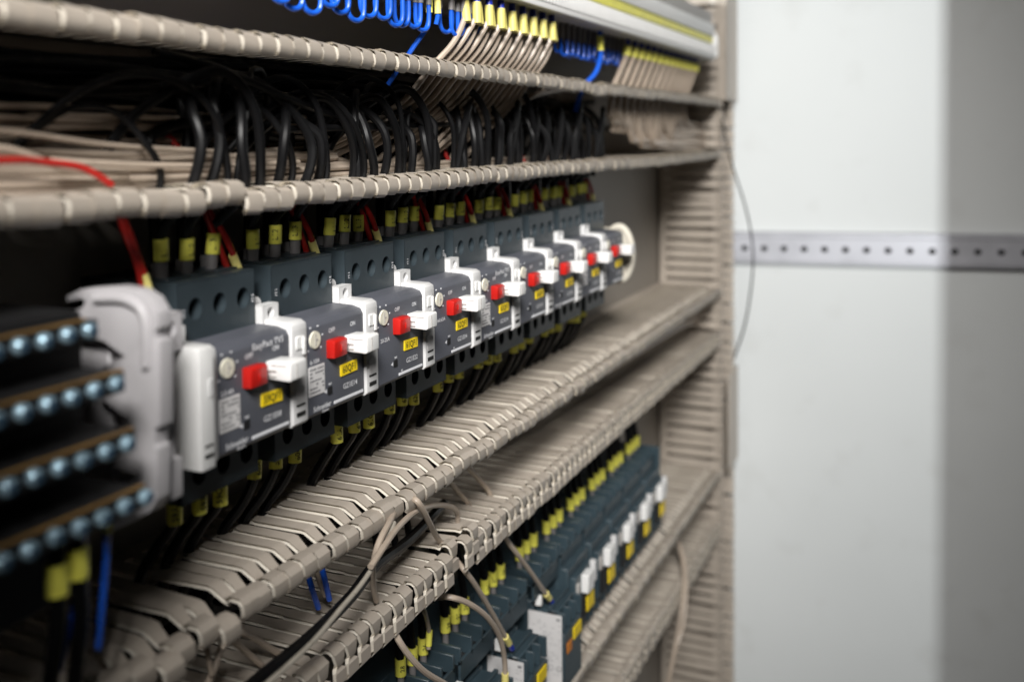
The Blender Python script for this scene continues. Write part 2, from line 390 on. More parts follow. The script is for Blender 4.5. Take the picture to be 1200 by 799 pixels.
for i in range(9):
    X = P0 + 59*i
    t = thing('motor_breaker', 'motor breaker tagged %s, %s' % (TAGS[i], look[i]), 'motor breaker', (X, 0, -105), 'motor breakers side by side on the middle rail')
    def pt(nm, m, par=None, name=None):
        o = obj(name or nm, ME[nm], M[m], par or t, (0, 0, 105) if par is None else (0, 0, 0)); return o
    a = pt('terminal_block', 'dark'); a2 = pt('lower_terminal_block', 'dark', name='terminal_block')
    b = pt('body', 'body')
    s = pt('side_block', 'white'); pt('mounting_tab', 'white', s); pt('side_block_lever', 'handle', s, 'lever'); pt('side_block_marks', 'ink', s, 'print'); pt('side_block_label', 'paper', s, 'print')
    if i == 0:
        o = obj('cover', MB().box(-17.2, -9.2, -86, -70, -125.6, -78.6, .8, 2), M['handle'], s)
        obj('lever', MB().box(-12.8, -10.4, -86.5, -85.8, -98, -91, .2), M['white'], s)
        obj('print', MB().box(-15.4, -10.6, -86.3, -85.9, -116.6, -115.9).box(-15.4, -10.6, -86.3, -85.9, -120.8, -119.4), M['ink'], s)
    d = pt('dial', 'ivory'); pt('dial_slot', 'tgrey', d); pt('dial_scale', 'print')
    q = pt('stop_button', 'red'); pt('button_mark', 'red', q)
    h = pt('start_handle', 'handle'); pt('handle_slots', 'tgrey', h); pt('handle_groove', 'tgrey', h)
    y = pt('yellow_tag', 'tag'); lettering(TAGS[i], 3.4, M['ink'], y, (34.6, -78.85, -110.3), .05, sx=.88)
    jx, jr = random.uniform(-.8, .8), random.uniform(-.035, .035)
    y.rotation_euler = (0, jr, 0); y.location = ((jx + 110*math.sin(jr))*S, 0, (105 + 34*math.sin(jr))*S)
    h.location = (random.uniform(-.25,.25)*S, random.uniform(-.5,.4)*S, (105+random.uniform(-.3,.3))*S)
    if i in (0, 1, 4, 7): g = pt('rating_plate', 'paper'); pt('rating_print', 'soft', g)
    pt('test_port', 'hole'); pt('arrow_mark', 'print'); pt('brand_bar', 'print'); pt('terminal_marking', 'print')
    for cx in CXS:
        for hz, par in ((-69.0, a), (-137.5, a2)):
            obj('screw', ME['terminal_screw'], M['ferrule'], par, (cx, -49.5, hz))
    def LT(tx, hh, x, z, yy=-78.25, **k): return lettering(tx, hh, M['print'], t, (x, yy, z+105), **k)
    LT('OFF', 2.1, 20.5, -89.6); LT('ON', 2.1, 38, -89.6)
    LT(MODELS[i], 2.6, 35, -118.6, bold=.03)
    LT(RANGES[i], 2.1, 6.8 if i in (0,1,4,7) else 8.2, -101.6 if i in (0,1,4,7) else -103.5)
    LT('TEST', .9, 18.4, -114.6)
    if i in (0, 4): LT('EasyPact TVS', 2.8, 33, -86.6)
    if i in (0, 1, 4, 6):
        LT('Schneider', 2.5, 12, -123.6, bold=.08); LT('Electric', 1.3, 14.5, -125.9, bold=.03)
    else:
        LT('IEC', .9, 24.5, -122.6)
    LT('1 L1', 1.5, 1.7, -70, yy=-61.25, rot=PI/2); LT('5 L3', 1.5, 44.2, -70, yy=-61.25, rot=PI/2)
    LT('GZ1E', .9, 5.5, -129.0 - 1.2, yy=-61.6)

# cream end bracket closing the row
EX = P0 + 59*9 - 10
t = thing('end_bracket', 'cream plastic end bracket with an oval hoop at the far end of the breaker row', 'end bracket', (EX, 0, -105))
obj('body', MB().box(2, 16, -52, -2, 105-152, 105-64, 1.2, 2).box(2, 16, -63, -50, 105-130, 105-82, 1), M['cream'], t)
hp = MB()
pts = [(12, -70 - 12*math.cos(a), 24*math.sin(a)) for a in [2*PI*i/28 for i in range(29)]]
hp.tube(pts, 3.2, 10, 2)
hp.cyl((10, -70, 0), 'x', 11, 3, 28, ry=23)
obj('hoop', hp, M['cream'], t)
obj('yellow_tag', MB().box(1.2, 2.2, -46, -38, 105-74, 105-66, .1).box(4, 12, -52.6, -51.9, 105-76, 105-68, .1), M['sleeve'], t)

# ------------------------------------------------------------------ cables
def text_wrap(txt, h, c, r, zc, parent, ang0, m):
    # lettering wrapped round an upright sleeve of radius r, reading upwards
    src = text_mesh(txt, h, .05); me = src.copy(); me.materials.clear(); me.name = 'lettering'
    for v in me.vertices:
        x, z = v.co.x/S, v.co.z/S
        a = ang0 - z/r*1.0
        v.co = ((r*math.cos(a))*S, (r*math.sin(a))*S, x*S)
    me.materials.append(m)
    o = bpy.data.objects.new('lettering', me); COL.objects.link(o); o.parent = parent; o.location = (c[0]*S, c[1]*S, c[2]*S)
    return o
def cable(label, pts, r, m, cat='cable', group=None, sleeve=None, ferr=None, name='cable', sl_mat='sleeve', text=None, seg=9, res=6, sr=None):
    """pts from the terminal end outwards; ferr=(length, material), sleeve=(start, length) measured from the terminal end"""
    p0 = Vector(pts[0])
    loc = pts[0]
    if not sleeve and not ferr:
        o = obj(name, MB().tube([Vector(p)-p0 for p in pts], r, seg, res), M[m], None, loc)
        return tag(o, label, cat, group)
    t = thing(name, label, cat, loc, group)
    d = (Vector(pts[1])-p0).normalized()
    loc_pts = [Vector(p)-p0 for p in pts]
    obj('insulation', MB().tube([d*((ferr[0]-1) if ferr else 0)] + loc_pts[1:], r, seg, res), M[m], t)
    if ferr: obj('ferrule', MB().tube([d*(-2), d*ferr[0]*.9, d*ferr[0]], ferr[2] if len(ferr) > 2 else r*1.05, 12, 2), M[ferr[1]], t)
    if sleeve:
        s = obj('marker_sleeve', MB().tube([d*sleeve[0], d*(sleeve[0]+sleeve[1]*.5), d*(sleeve[0]+sleeve[1])], sr or r*1.22+.25, 14, 2), M[sl_mat], t)
        if text and abs(d.z) > .93:
            text_wrap(text, r*1.15, d*(sleeve[0]+sleeve[1]*.5), r*1.22+.32, 0, s, -PI/2 - .45 + random.uniform(-.5, .5), M['ink'])
    return t
random.seed(11)
CXS = (8.6, 23.3, 38.2)
for i in range(9):
    X = P0 + 59*i; tg = TAGS[i]
    for j in range(3):
        rr = random.uniform
        x = X + CXS[j] - 2.5 + rr(-.6,.6)
        ph = ORD[j]
        top = rr(8, 26); back = rr(-44, -18); side = rr(14, 60) * (1 if random.random() < .55 else -1)
        y0 = -46 + rr(-1, 1)
        pts = [(x, y0, -57), (x + rr(-1.5, 1.5), y0 - 1, -38), (x + rr(-2.5,2.5), -62+rr(-3,3), -22), (x + rr(-4,4), -64+rr(-3,3), -2), (x+side*.12, -60+rr(-2,4), top*.7), (x+side*.45, -48, top+4), (x+side, back, top+rr(-4, 3)), (x+side*1.9, back+rr(-4,6), top-rr(0, 10)), (x+side*3.0, back+rr(-4,8), top-rr(0, 12))]
        cable('black cable with yellow sleeve, %s from left into the top of breaker %s' % (ph, tg), pts, 2.35, 'black', group='black cables entering the breakers from above', sleeve=(6.2+rr(-1,1.5), 9.0), ferr=(7, 'ferrule', 2.6), text='L1%d' % (j+1) if i < 6 else None)
        # a second, unmarked cable just behind and left of it
        x2 = X + CXS[j] + 3.6 + rr(-.5,.5); y2 = -37
        top = rr(2, 22); back = rr(-38, -14); side = rr(10, 50) * (1 if random.random() < .5 else -1)
        pts = [(x2, y2, -57), (x2+rr(-1,1), y2, -38), (x2+rr(-3,3), y2, -18), (x2+rr(-4,4), y2-2, 0), (x2+side*.2, y2, top*.8), (x2+side*.6, (y2+back)/2, top+3), (x2+side*1.4, back, top), (x2+side*2.6, back, top-rr(0,10))]
        cable('black cable without sleeve, behind the %s sleeved cable on breaker %s' % (ph, tg), pts, 2.5, 'black', group='black cables entering the breakers from above', ferr=(5.5, 'ferrule', 2.7))
    for j in range(2):
        x = X + 49.5 + j*.2
        if i == 0 and j == 0: pass
        pts = [(x - 2 - 3*(1-j), -48 + j*-3, -59), (x-9-3*(1-j), -48-3*j, -45), (x-17-2*(1-j), -46, -28), (x-21, -42, -14), (x-26, -34, 2), (x-40, -24, 8), (x-70, -18, 6)]
        cable('%s red cable slanting down to the right corner of breaker %s' % ('front' if j else 'rear', tg), pts, 1.45, 'redw', group='pairs of red cables beside the breakers', sleeve=(1.0, 8.0) if j else None, ferr=(1.0, 'ferrule', 1.4), sl_mat='sleevep')
# the pair of red wires left of the first breaker
for j in range(2):
    x = P0 - 10
    pts = [(x - 3 - 2*(1-j), -57-2*j, -62), (x-6-2*(1-j), -57, -48), (x-11-2*(1-j), -55, -32), (x-13, -50, -20), (x-13, -42, -12)]
    cable('%s red cable of the nearest pair, left of breaker %s' % ('front' if j else 'rear', TAGS[0]), pts, 1.25, 'redw', group='pairs of red cables beside the breakers', sleeve=(1.0, 9.5) if j else None, ferr=(1.0, 'ferrule', 1.5), sl_mat='sleevep')
# loose red cable in the left part of the upper duct
cable('loose red cable lying across the beige wires at the left edge', [(206.1, -66.0, -6.0), (225.9, -64.0, -6.0), (237.4, -62.0, -6.9), (251.5, -62.0, -8.8), (258.8, -63.0, -11.8), (265.1, -64.0, -16.1)], 1.35, 'redw')
# lower cables
for i in range(9):
    X = P0 + 59*i; tg = TAGS[i]
    for j in range(3):
        rr = random.uniform
        x = X + CXS[j] + (-2 if i != 2 else -1) + rr(-1.2,1.2); dz = rr(-1.5, 1.5)
        pull = -7 if i == 1 else (3 if i == 2 else rr(-2, 3))
        pts = [(x, -44 - (4 if i in (0, 2) else 0), -145), (x+pull*.15, -44- (4 if i in (0, 2) else 0), -158+dz), (x+pull*.4, -38, -172), (x+pull, -29, -186), (x+pull*1.1, -25, -205), (x+pull+rr(-4,4), -22, -222), (x+20, -18, -234)]
        cable('black cable with yellow sleeve, %s from left under the bottom of breaker %s' % (ORD[j], tg), pts, 2.5, 'black', group='black cables leaving the breakers downwards', sleeve=(3.5+rr(0,3.5), 10.0), text='%d%s' % (59+i, 'ABC'[j]) if i < 6 else None)

# horizontal black cables lying in the upper duct
random.seed(21)
hb = [(22, -8, 5.0), (30, -9, 5.0), (12, -8, 5.0), (4, -8, 4.6), (35, -14, 4.2), (18, -20, 4.2), (27, -24, 3.8), (-4, -10, 4.4), (6, -22, 4.0), (14, -16, 3.6), (20, -26, 3.6), (1, -14, 3.2), (26, -18, 3.2), (10, -32, 3.2)]
hl = ['rear upper', 'rear top', 'rear middle', 'rear lower', 'highest', 'second central', 'second foremost', 'rear bottom', 'lowest', 'thickest', 'foremost upper', 'deepest', 'uppermost', 'middle']
for k, (z, y, r_) in enumerate(hb):
    x = 110; pts = []
    while x < 1000 - 30*k:
        pts.append((x, y+random.uniform(-5,5), z+random.uniform(-4,4))); x += random.uniform(60, 110)
    cable('black cable running along the whole upper duct, %s of its bundle' % hl[k], pts, r_*.7, 'black', group='black cables lying along the upper duct')
cable('dark cable hanging diagonally under the upper edge of the upper duct', [(301.7, -50.0, 36.0), (334.8, -56.0, 30.1), (370.3, -60.0, 20.2), (421.2, -58.0, 10.7), (480.8, -52.0, 6.8), (573.2, -48.0, 23.0), (739.3, -40.0, 33.3)], 1.9, 'black')
cable('dark cable nearly level across the middle of the upper duct', [(375.0, -56.0, 4.5), (421.1, -58.0, 5.5), (465.3, -56.0, 5.7), (545.7, -50.0, 8.2), (662.9, -44.0, 11.7)], 1.8, 'black')
# arcs in front of the cable tangle further along
for k, (x, zt) in enumerate(((352, 27), (425, 18), (470, 20), (505, 26), (540, 18), (585, 27), (620, 22), (660, 28), (705, 20), (745, 27), (800, 22))):
    s_ = random.choice((-1, 1)); w = random.uniform(22, 46)
    cable('black cable looping over in the upper duct, %s loop from the near side' % ORD[k], [(x, -58, -34), (x+random.uniform(-3,3), -62, -14), (x+s_*6, -64, zt-14), (x+s_*w*.5, -60, zt+2), (x+s_*w, -52, zt-6), (x+s_*w*1.5, -44, zt-24), (x+s_*w*1.9, -38, -30)], 2.3, 'black', group='black cables looping in the upper duct')

random.seed(51)
for k in range(20):
    x = 300 + k*24 + random.uniform(-8, 8); s_ = random.choice((-1, 1, -1)); w = random.uniform(14, 70); zt = random.uniform(6, 32); y0 = random.uniform(-66, -52)
    cable('thin black cable arching in the upper duct, %s of the thin arches from near' % ORD[k], [(x, y0, -30), (x+random.uniform(-4,4), y0-3, -14), (x+s_*w*.12, y0-4, zt-14), (x+s_*w*.35, y0+2, zt-1), (x+s_*w*.7, y0+6, zt), (x+s_*w, y0+12, zt-10), (x+s_*w*1.25, y0+18, zt-26)], random.uniform(1.3, 1.8), 'black', group='thin black cables arching in the upper duct')
for k in range(9):
    z = -3 + k*1.9
    cable('beige wire high at the back of the upper duct, %s from the bottom' % ORD[k], [(110, -38, z+4)] + [(x, -34+random.uniform(-3,3), z+random.uniform(-1.5,1.5)) for x in range(190, 560, 60)] + [(640, -50, 18+k), (690+k*6, -62, 38)], 1.2, 'beige', cat='wire', name='wire', seg=7, res=4, group='beige wires high at the back of the upper duct')

# ------------------------------------------------------------------ upper terminal row
ts = thing('terminal_row', 'grey terminal row with white front and yellow marker strip along the top edge', 'terminal row', (0, 0, 110))
def rz(z): return z-110
fb = MB().box(500, 1128, -86, -9, rz(86), rz(140), 1.2, 2)
x = 505
while x < 1124:
    fb.box(x, x+4.4, -60, -20, rz(85.2), rz(86.4)); x += 6
obj('housing', fb, M['tgrey'], ts)
fb = MB()
x = 120
while x < 498:
    fb.box(x, x+5.6, -70, -9, rz(88), rz(138), .4); x += 6.2
obj('terminal_slices', fb, M['dark'], ts)
wf = MB().box(560, 1130, -90, -86.1, rz(86.5), rz(103), 1.5, 2)
x = 562
while x < 1126:
    wf.box(x, x+4.6, -90.6, -90, rz(91), rz(101), .2); x += 6
obj('white_front', wf, M['handle'], ts)
obj('marker_strip', MB().box(560, 1122, -88.5, -86.1, rz(104.0), rz(111), .4), M['sleeve'], ts)
obj('white_front', MB().box(560, 1130, -89, -86.1, rz(112), rz(126), 1.2, 2), M['handle'], ts)
obj('end_cover', MB().prism([(-10,rz(86)),(-84,rz(84)),(-92,rz(90)),(-92,rz(112)),(-82,rz(128)),(-10,rz(128))], 1130, 1136, .8), M['handle'], ts)
# grooved grey cover left of the white front
gc = MB().box(430, 558, -84, -60, rz(87.0), rz(96), .6)
x = 432
while x < 556:
    gc.box(x, x+3.6, -84.6, -61, rz(86.2), rz(87.2), .2); x += 6
obj('ribbed_cover', gc, M['tgrey'], ts)

# beige wires dropping from the terminal row (group A) into the duct and turning left into the bundle
random.seed(5)
NA = 17
for k in range(NA):
    x = 523 + k*8.6; rr = random.uniform
    lean = 16 - k*.3
    zb = -6 - 1.45*k*.9 - .4; yb = -42 - (k % 3)*2.0
    x_t = x - lean
    pts = [(x, -77 - (k % 2)*4, 84), (x-1.5, -79-(k%2)*3, 73), (x-lean*.7, -76, 56), (x-lean*1.5, -67, 40), (x-lean*2.2, -56, 22), (x-lean*3.6-rr(0,14), -48, 6), (x-lean*5.2-rr(0,22), yb+3, zb*.55-3), (x-lean*7.5, yb, zb-1), (430, yb+rr(-1.5,1.5), zb+rr(-.8,.8)), (350, yb+rr(-2,2), zb+rr(-.9,.9)), (290, yb+rr(-2,2), zb+rr(-1.4,1.4)+1), (220, yb, zb*.8+rr(-1.6,1.6)), (120, yb+4, zb*.7)]
    cable('beige wire with yellow sleeve, %s from left in the bunch under the terminal row' % ORD[k], pts, 1.75, 'beige', cat='wire', group='beige wires dropping into the upper duct', sr=2.8, sl_mat='sleeveb', sleeve=(3.5, 13), ferr=(4, 'navy', 2.2), name='wire', seg=8, res=5, text=None)
for k in range(6):
    z = -29 + k*2.6
    pts = [(110, -50, z+3+k*.4), (180, -52, z+2+random.uniform(-1,1)), (250, -51, z+random.uniform(-1,1)), (330, -50, z+random.uniform(-1,1)), (410, -50, z+random.uniform(-1,1)), (500, -46, z), (640, -45, z), (820, -35, z-2)]
    cable('beige wire lying along the bottom of the upper duct, %s from the bottom' % ORD[k], pts, 1.45, 'beige', cat='wire', group='beige wires lying along the upper duct', name='wire', seg=8, res=5)
# stray beige wires at the left end of the duct
cable('stray beige wire highest in the dark left end of the upper duct', [(221.4, -50.0, 4.8), (242.7, -52.0, 2.5), (268.5, -52.0, -0.8), (298.2, -52.0, -3.1), (340.5, -50.0, -5.2)], 1.1, 'beige', cat='wire', name='wire')
cable('stray beige wire just above the loose red cable', [(215.2, -58.0, -1.3), (227.6, -58.0, -2.4), (237.4, -58.0, -5.1), (253.1, -56.0, -10.1), (282.6, -54.0, -13.1)], 1.2, 'beige', cat='wire', name='wire')
cable('stray beige wire along the top of the bundle at the left', [(246.0, -56.0, -6.5), (262.7, -58.0, -7.9), (291.9, -58.0, -9.7), (333.4, -56.0, -11.0), (390.2, -54.0, -11.1)], 1.2, 'beige', cat='wire', name='wire')

# group B: dense beige wires at the far end
NB = 26
for k in range(NB):
    x = 842 + k*10.4; rr = random.uniform; yy = -77 + (k % 2)*4
    low = 6 - 14*math.sin(PI*k/NB) + rr(-6, 6)
    xe = 1206
    pts = [(x, yy, 83), (x-2, yy+1, 72), (x-9, yy+5, 56), (x-14, yy+10, 40), (x-14+rr(-3,3), -64, 22), (x+2, -60+rr(-3,3), low+6), (min(x+40, 1180), -58+rr(-4,4), low), (1190, -56+rr(-4,4), low-4+rr(-6,6)), (1228, -50, low-20)]
    if x > 1130: pts = pts[:5] + [(x+20, -60, 8), (1205, -55, 0), (1228, -50, -12)]
    cable('beige wire with yellow sleeve, %s from the left of the dense far bunch' % ORD[k], pts, 2.7, 'beige', cat='wire', group='dense beige wires at the far end of the terminal row', sleeve=(4, 8.5), ferr=(4, 'navy', 2.1), name='wire', seg=7, res=4)

# blue jumper loops
random.seed(9)
nl = 0
def loop(x, w, zb, y, lab, m='blue'):
    top = 86
    pts = [(x, y, top-6), (x, y, top-12), (x+.3, y, zb+w*.42), (x+w*.18, y-.5, zb+w*.1), (x+w*.5, y-1, zb), (x+w*.82, y-1.5, zb+w*.1), (x+w-.3, y-2, zb+w*.42), (x+w, y-2, top-12), (x+w, y-2, top-6)]
    t = thing('jumper_wire', lab, 'jumper wire', (x, y, 86), 'blue jumper loops under the terminal row')
    off = Vector((x, y, 86))
    obj('insulation', MB().tube([Vector(p)-off for p in pts], 1.3, 9, 5), M[m], t)
    for q, dx in enumerate((0, w)): obj('ferrule', MB().cyl((dx, -2*q, -12), 'z', 1.7, 14, 12), M['ferrule'], t)
xs = 345
while xs < 545:
    w = 11.5
    zz = 60 + random.uniform(-2.5, 2.5)
    if not (474 < xs < 494):
        loop(xs, w, zz, -74 + random.uniform(-2, 2), 'bright blue jumper loop, %s from the left under the dark terminals' % ORD[nl]); nl += 1
    xs += 11.8 if xs < 460 else 9.2
for k in range(24):
    x = 694 + k*6.1; 
    loop(x, 7.5, 63 + random.uniform(-1.5, 1.5), -66 - (k % 2)*3, 'deep blue jumper loop, %s from the left of the packed far set' % ORD[k])
cable('blue wire with yellow sleeve hanging among the near jumper loops', [(486, -74, 86), (486, -74, 72), (485, -73, 62), (480, -68, 52), (474, -62, 40), (468, -56, 28)], 1.4, 'blue', cat='wire', name='wire', sleeve=(6, 10), ferr=(5, 'ferrule', 1.6))
cable('blue wire with pale yellow sleeve beside the near jumper loops', [(492, -76, 86), (492.4, -76, 70), (492, -75, 64)], 1.4, 'blue', cat='wire', name='wire', sleeve=(5, 11), ferr=(5, 'ferrule', 1.6), sl_mat='sleevep')
cable('blue wire with yellow sleeve hanging right of the packed far jumpers', [(770, -76, 86), (770, -76, 66), (764, -74, 52), (757, -66, 40), (752, -60, 20)], 2.0, 'blue', cat='wire', name='wire', sleeve=(4, 12), sl_mat='sleeve')

# ------------------------------------------------------------------ distribution block at the left
db = thing('distribution_block', 'pale grey stepped support holding four rows of blue zinc screws at the left edge', 'distribution block', (250, 0, -105))
def dz(z): return z+105
prof = [(-56.8, -54.6),(-64.0, -52.0),(-80.3, -50.3),(-90.0, -50.9),(-95.7, -53.5),(-99.0, -58.0),(-99.6, -63.4),(-97.6, -64.4),(-97.5, -67.4),(-99.8, -67.8),(-98.8, -97.1),(-96.5, -97.9),(-95.9, -103.9),(-97.4, -104.9),(-96.4, -122.5),(-93.5, -127.3),(-88.4, -129.9),(-79.4, -126.4),(-80.4, -121.2),(-87.7, -115.0),(-71.8, -113.8),(-79.3, -107.4),(-72.3, -101.6),(-84.5, -96.3),(-70.3, -89.1),(-77.8, -84.5),(-72.3, -79.2),(-83.7, -74.4),(-73.5, -69.5),(-58.7, -69.1),(-57.4, -60.3),(-64.2, -58.7),(-65.9, -55.9),(-62.6, -55.5),(-56.7, -57.0)]
prof = [(y, z+105) for y, z in prof]
def fan(mb, prof, x0, x1):      # concave outline: triangulate with bmesh
    bm = bmesh.new(); a = [bm.verts.new((x0, y, z)) for y, z in prof]; f = bm.faces.new(a)
    r_ = bmesh.ops.extrude_face_region(bm, geom=[f]); 
    for v in [g for g in r_['geom'] if isinstance(g, bmesh.types.BMVert)]: v.co.x = x1
    bmesh.ops.bevel(bm, geom=[e for e in bm.edges], offset=.3, segments=2, affect='EDGES', profile=.5)
    bmesh.ops.triangulate(bm, faces=[f for f in bm.faces if len(f.verts) > 4])
    bm.verts.index_update(); mb.add([v.co[:] for v in bm.verts], [[v.index for v in f.verts] for f in bm.faces]); bm.free(); return mb
obj('support', fan(MB(), prof, 0, 6.5), M['lilac'], db)
rim = MB().tube([(p[0], p[1], p[2]+105) for p in [(0, -70.9, -55.0),(0, -82.1, -54.3),(0, -89.1, -55.7),(0, -92.8, -58.9),(0, -94.2, -65.3),(0, -93.7, -77.0)]], 1.9, 10, 6)
obj('rim', rim, M['lilac'], db)
br = MB().box(9.5, 18.5, -89, -8, dz(-121), dz(-76), 1).box(9, 18, -92, -40, dz(-128), dz(-113), 1.2, 2).box(6, 20, -70, -8, dz(-140), dz(-70), .5)
br.holed(23, 33.5, dz(-79), dz(-64.6), -78, [(23, 33.5, 28.4, dz(-70.5))], 6, 2.4, 3.2).box(23, 33.5, -78, -72, dz(-64.8), dz(-64.4)).box(22.7, 23.2, -78, -72, dz(-79), dz(-64.6)).box(33.4, 33.8, -78, -72, dz(-79), dz(-64.6))
br.cyl((26, -70, dz(-65)), 'y', 5, 3, 18)
br.box(10, 14, -91, -88, dz(-108), dz(-82), .6)
obj('frame', br, M['lilac'], db)
obj('housing', MB().box(-140, -14, -80, -5, dz(-150), dz(-56), 1), M['hole'], db)
ROWS = [(-61, -90), (-77.5, -101), (-96, -105), (-114, -109)]
scr1 = MB().cyl((0, -1.2, 0), 'y', 2.6, 2.4, 20).cyl((0, -2.1, 0), 'y', 1.7, .95, 20, r2=2.55)
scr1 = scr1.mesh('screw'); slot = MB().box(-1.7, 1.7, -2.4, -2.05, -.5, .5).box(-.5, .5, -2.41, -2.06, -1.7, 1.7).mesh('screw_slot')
for ri, (z, y) in enumerate(ROWS):
    b = obj('busbar', MB().box(-136, -16 if ri else -20, y+1, y+2.6, dz(z)+3.1, dz(z)+3.8, .15), M['copper'], db)
    obj('bar_holder', MB().box(-136, -16, y+.6, -78, dz(z)-3.4, dz(z)+2.9, .4), M['hole'], db)
    for k in range(9):
        lo = (-20.5 - 8.6*k + (3 if ri == 3 else 0), y, dz(z) + random.uniform(-.3,.3))
        s_ = obj('screw', scr1, M['screw'], b, lo); s_.rotation_euler = (0, random.uniform(0, 1.5), 0)
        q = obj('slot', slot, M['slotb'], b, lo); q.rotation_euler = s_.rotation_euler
# wires leaving the distribution block downwards
cable('black cable with yellow sleeve, nearest the left edge under the screws', [(206, -100, -120), (206, -100, -132), (207, -98, -148), (210, -90, -170), (216, -78, -200)], 2.5, 'black', sleeve=(6, 9.5))
cable('black cable with yellow sleeve, second under the blue screws at the left', [(213.5, -100, -118), (213.5, -100, -130), (216, -98, -146), (220, -90, -170), (226, -78, -200)], 2.5, 'black', sleeve=(6, 9.5))
cable('blue wire under the screws at the left, without a sleeve', [(217.5, -98, -116), (217.5, -98, -128), (216, -95, -145), (214, -90, -165)], 1.2, 'blue', cat='wire', name='wire')
cable('blue wire with yellow sleeve hanging clear below the blue screws', [(224, -100, -114), (225.5, -99.5, -121), (225.5, -99, -133), (225, -97, -150), (226, -94, -163)], 0.95, 'blue', cat='wire', name='wire', sleeve=(3, 7.5))

# ------------------------------------------------------------------ contactors in the lower row
CX = [506, 562, 620, 680, 734, 788, 842, 896, 950]
CL = ['nearest of the lower row, mostly below the picture edge', 'second of the lower row, in front of three big yellow sleeves', 'with a small white side label cut by the bottom edge', 'with a tall white printed label on its side', 'first of the five with white indicators, beside the tall labelled one', 'sixth along the lower row', 'seventh along the lower row', 'last but one of the lower row', 'farthest of the lower row']
for i, cx in enumerate(CX):
    near = i < 4; FX = -10 if i == 3 else -21
    t = thing('contactor', 'dark teal contactor %s' % CL[i], 'contactor', (cx, 0, -368), 'contactors side by side on the lower rail')
    def cz(z): return z+368
    b = MB().box(-24.5, 24.5, -58, -8, cz(-405), cz(-331), .8) if not near else MB().box(FX, FX+36, -54, -8, cz(-412), cz(-352), .8).box(-24.5, 24.5, -50, -8, cz(-351.5), cz(-331), .6)
    obj('body', b, M['teal'], t)
    tb_ = MB().box(-24.5, 24.5, -34, -10, cz(-331.2), cz(-324), .5)
    for k in range(4): tb_.box(-24.3+k*15.4, -22+k*15.4, -61, -33.8, cz(-334), cz(-322.5), .3)
    tb_.box(-24.3, 24.3, -61, -59.2, cz(-345), cz(-331), .3)
    obj('terminal_block', tb_, M['teal'], t)
    tb2 = MB().box(-24.3, 24.3, -66, -34, cz(-404), cz(-394), .5)
    for k in range(4): tb2.box(-24.3+k*15.4, -22+k*15.4, -68, -60, cz(-404), cz(-392), .3)
    obj('terminal_block', tb2, M['teal'], t)
    if near:
        fz = -5
        f = MB().box(FX, FX+36, -74, -54, cz(-412), cz(-352.5), .8)
        for k in range(4): f.box(FX+k*11.4, FX+1.6+k*11.4, -80, -66, cz(-368), cz(-353), .3)
        f.box(FX, FX+36, -79.6, -73, cz(-412), cz(-369), .6)
        f.box(FX, FX+36, -69, -66, cz(-356), cz(-350), .3).box(FX, FX+36, -57, -54.5, cz(-356), cz(-350), .3)
        fo = obj('front_unit', f, M['teal'], t)
        lp = obj('side_label', MB().box(FX-.4, FX+.1, -77.5, -50, cz(-409), cz(-355), .1), M['paper'], fo)
        mk_ = MB(); random.seed(40+i)
        mk_.box(FX-.55, FX-.3, -76.2, -73.2, cz(-359.2), cz(-357.6))
        for q in range(20):
            z = cz(-361 - q*2.1); y = -76.5
            while y < -56:
                w = random.uniform(.6, 3.5)
                if random.random() < .4: mk_.box(FX-.5, FX-.38, y, min(y+w, -52), z-.13, z+.13)
                y += w + .8
        for q in range(3):
            a = q*6.5
            pts = [(FX-.45, -62-a+2.0*math.cos(e), cz(-396)+2.0*math.sin(e)) for e in [2*PI*s/12 for s in range(13)]]
            mk_.tube(pts, .22, 5, 1)
        obj('print', mk_, M['soft'], lp)
        fo.location = (0, 0, -.004)
        obj('yellow_tag', MB().box(FX+18, FX+34, -80.6, -79.4, cz(-381), cz(-372), .2), M['tag'], fo)
        obj('orange_tag', MB().box(FX+5, FX+14, -80.3, -79.4, cz(-386), cz(-378), .2), M['orange'], fo)
        obj('contact_indicator', MB().box(FX-5.5, FX-2.5, -63, -58, cz(-352), cz(-344), .4), M['handle'], t)
    else:
        f = MB().box(-24, 24, -67, -56, cz(-398), cz(-342), .8).box(-20, 20, -72, -66, cz(-390), cz(-350), .8)
        fo = obj('front_unit', f, M['teal'], t)
        obj('contact_indicator', MB().box(-7, 7, -78, -71, cz(-367), cz(-352), .6), M['handle'], fo)
        obj('contact_indicator', MB().box(-19, -14, -74, -71, cz(-366), cz(-355), .6), M['tgrey'], fo)
        obj('contact_indicator', MB().box(13.5, 19, -76, -71, cz(-366), cz(-349), .6), M['white'], fo)
        obj('yellow_tag', MB().box(0, 16, -74.6, -71.8, cz(-385), cz(-373), .2), M['tag'], fo)
        obj('mount', MB().box(-16, 19, -73.5, -71, cz(-387), cz(-368.5), .2), M['hole'], fo)
        if i == 8: obj('side_cover', MB().box(24.6, 27, -66, -8, cz(-404), cz(-322), .5), M['teal'], t)
    random.seed(60+i)
    for j in range(3):
        x = cx - 14 + j*13.5; rr = random.uniform
        sh = -4 if i < 2 else 0
        pts = [(x, -45, -328), (x+rr(-.5,.5), -45, -312), (x+rr(-2,2), -43, -298), (x+rr(-3,3), -40, -280), (x+rr(-5,5), -36, -262), (x+rr(-5,5), -30, -250)]
        cable('black cable with yellow sleeve, %s from left into the %s contactor from the near end' % (ORD[j], ORD[i]), pts, 2.5, 'black', group='black cables entering the contactors', sleeve=(8.5, 10.0), ferr=(9, 'ferrule', 2.1), text='2%d' % (8-j) if i < 3 else None)

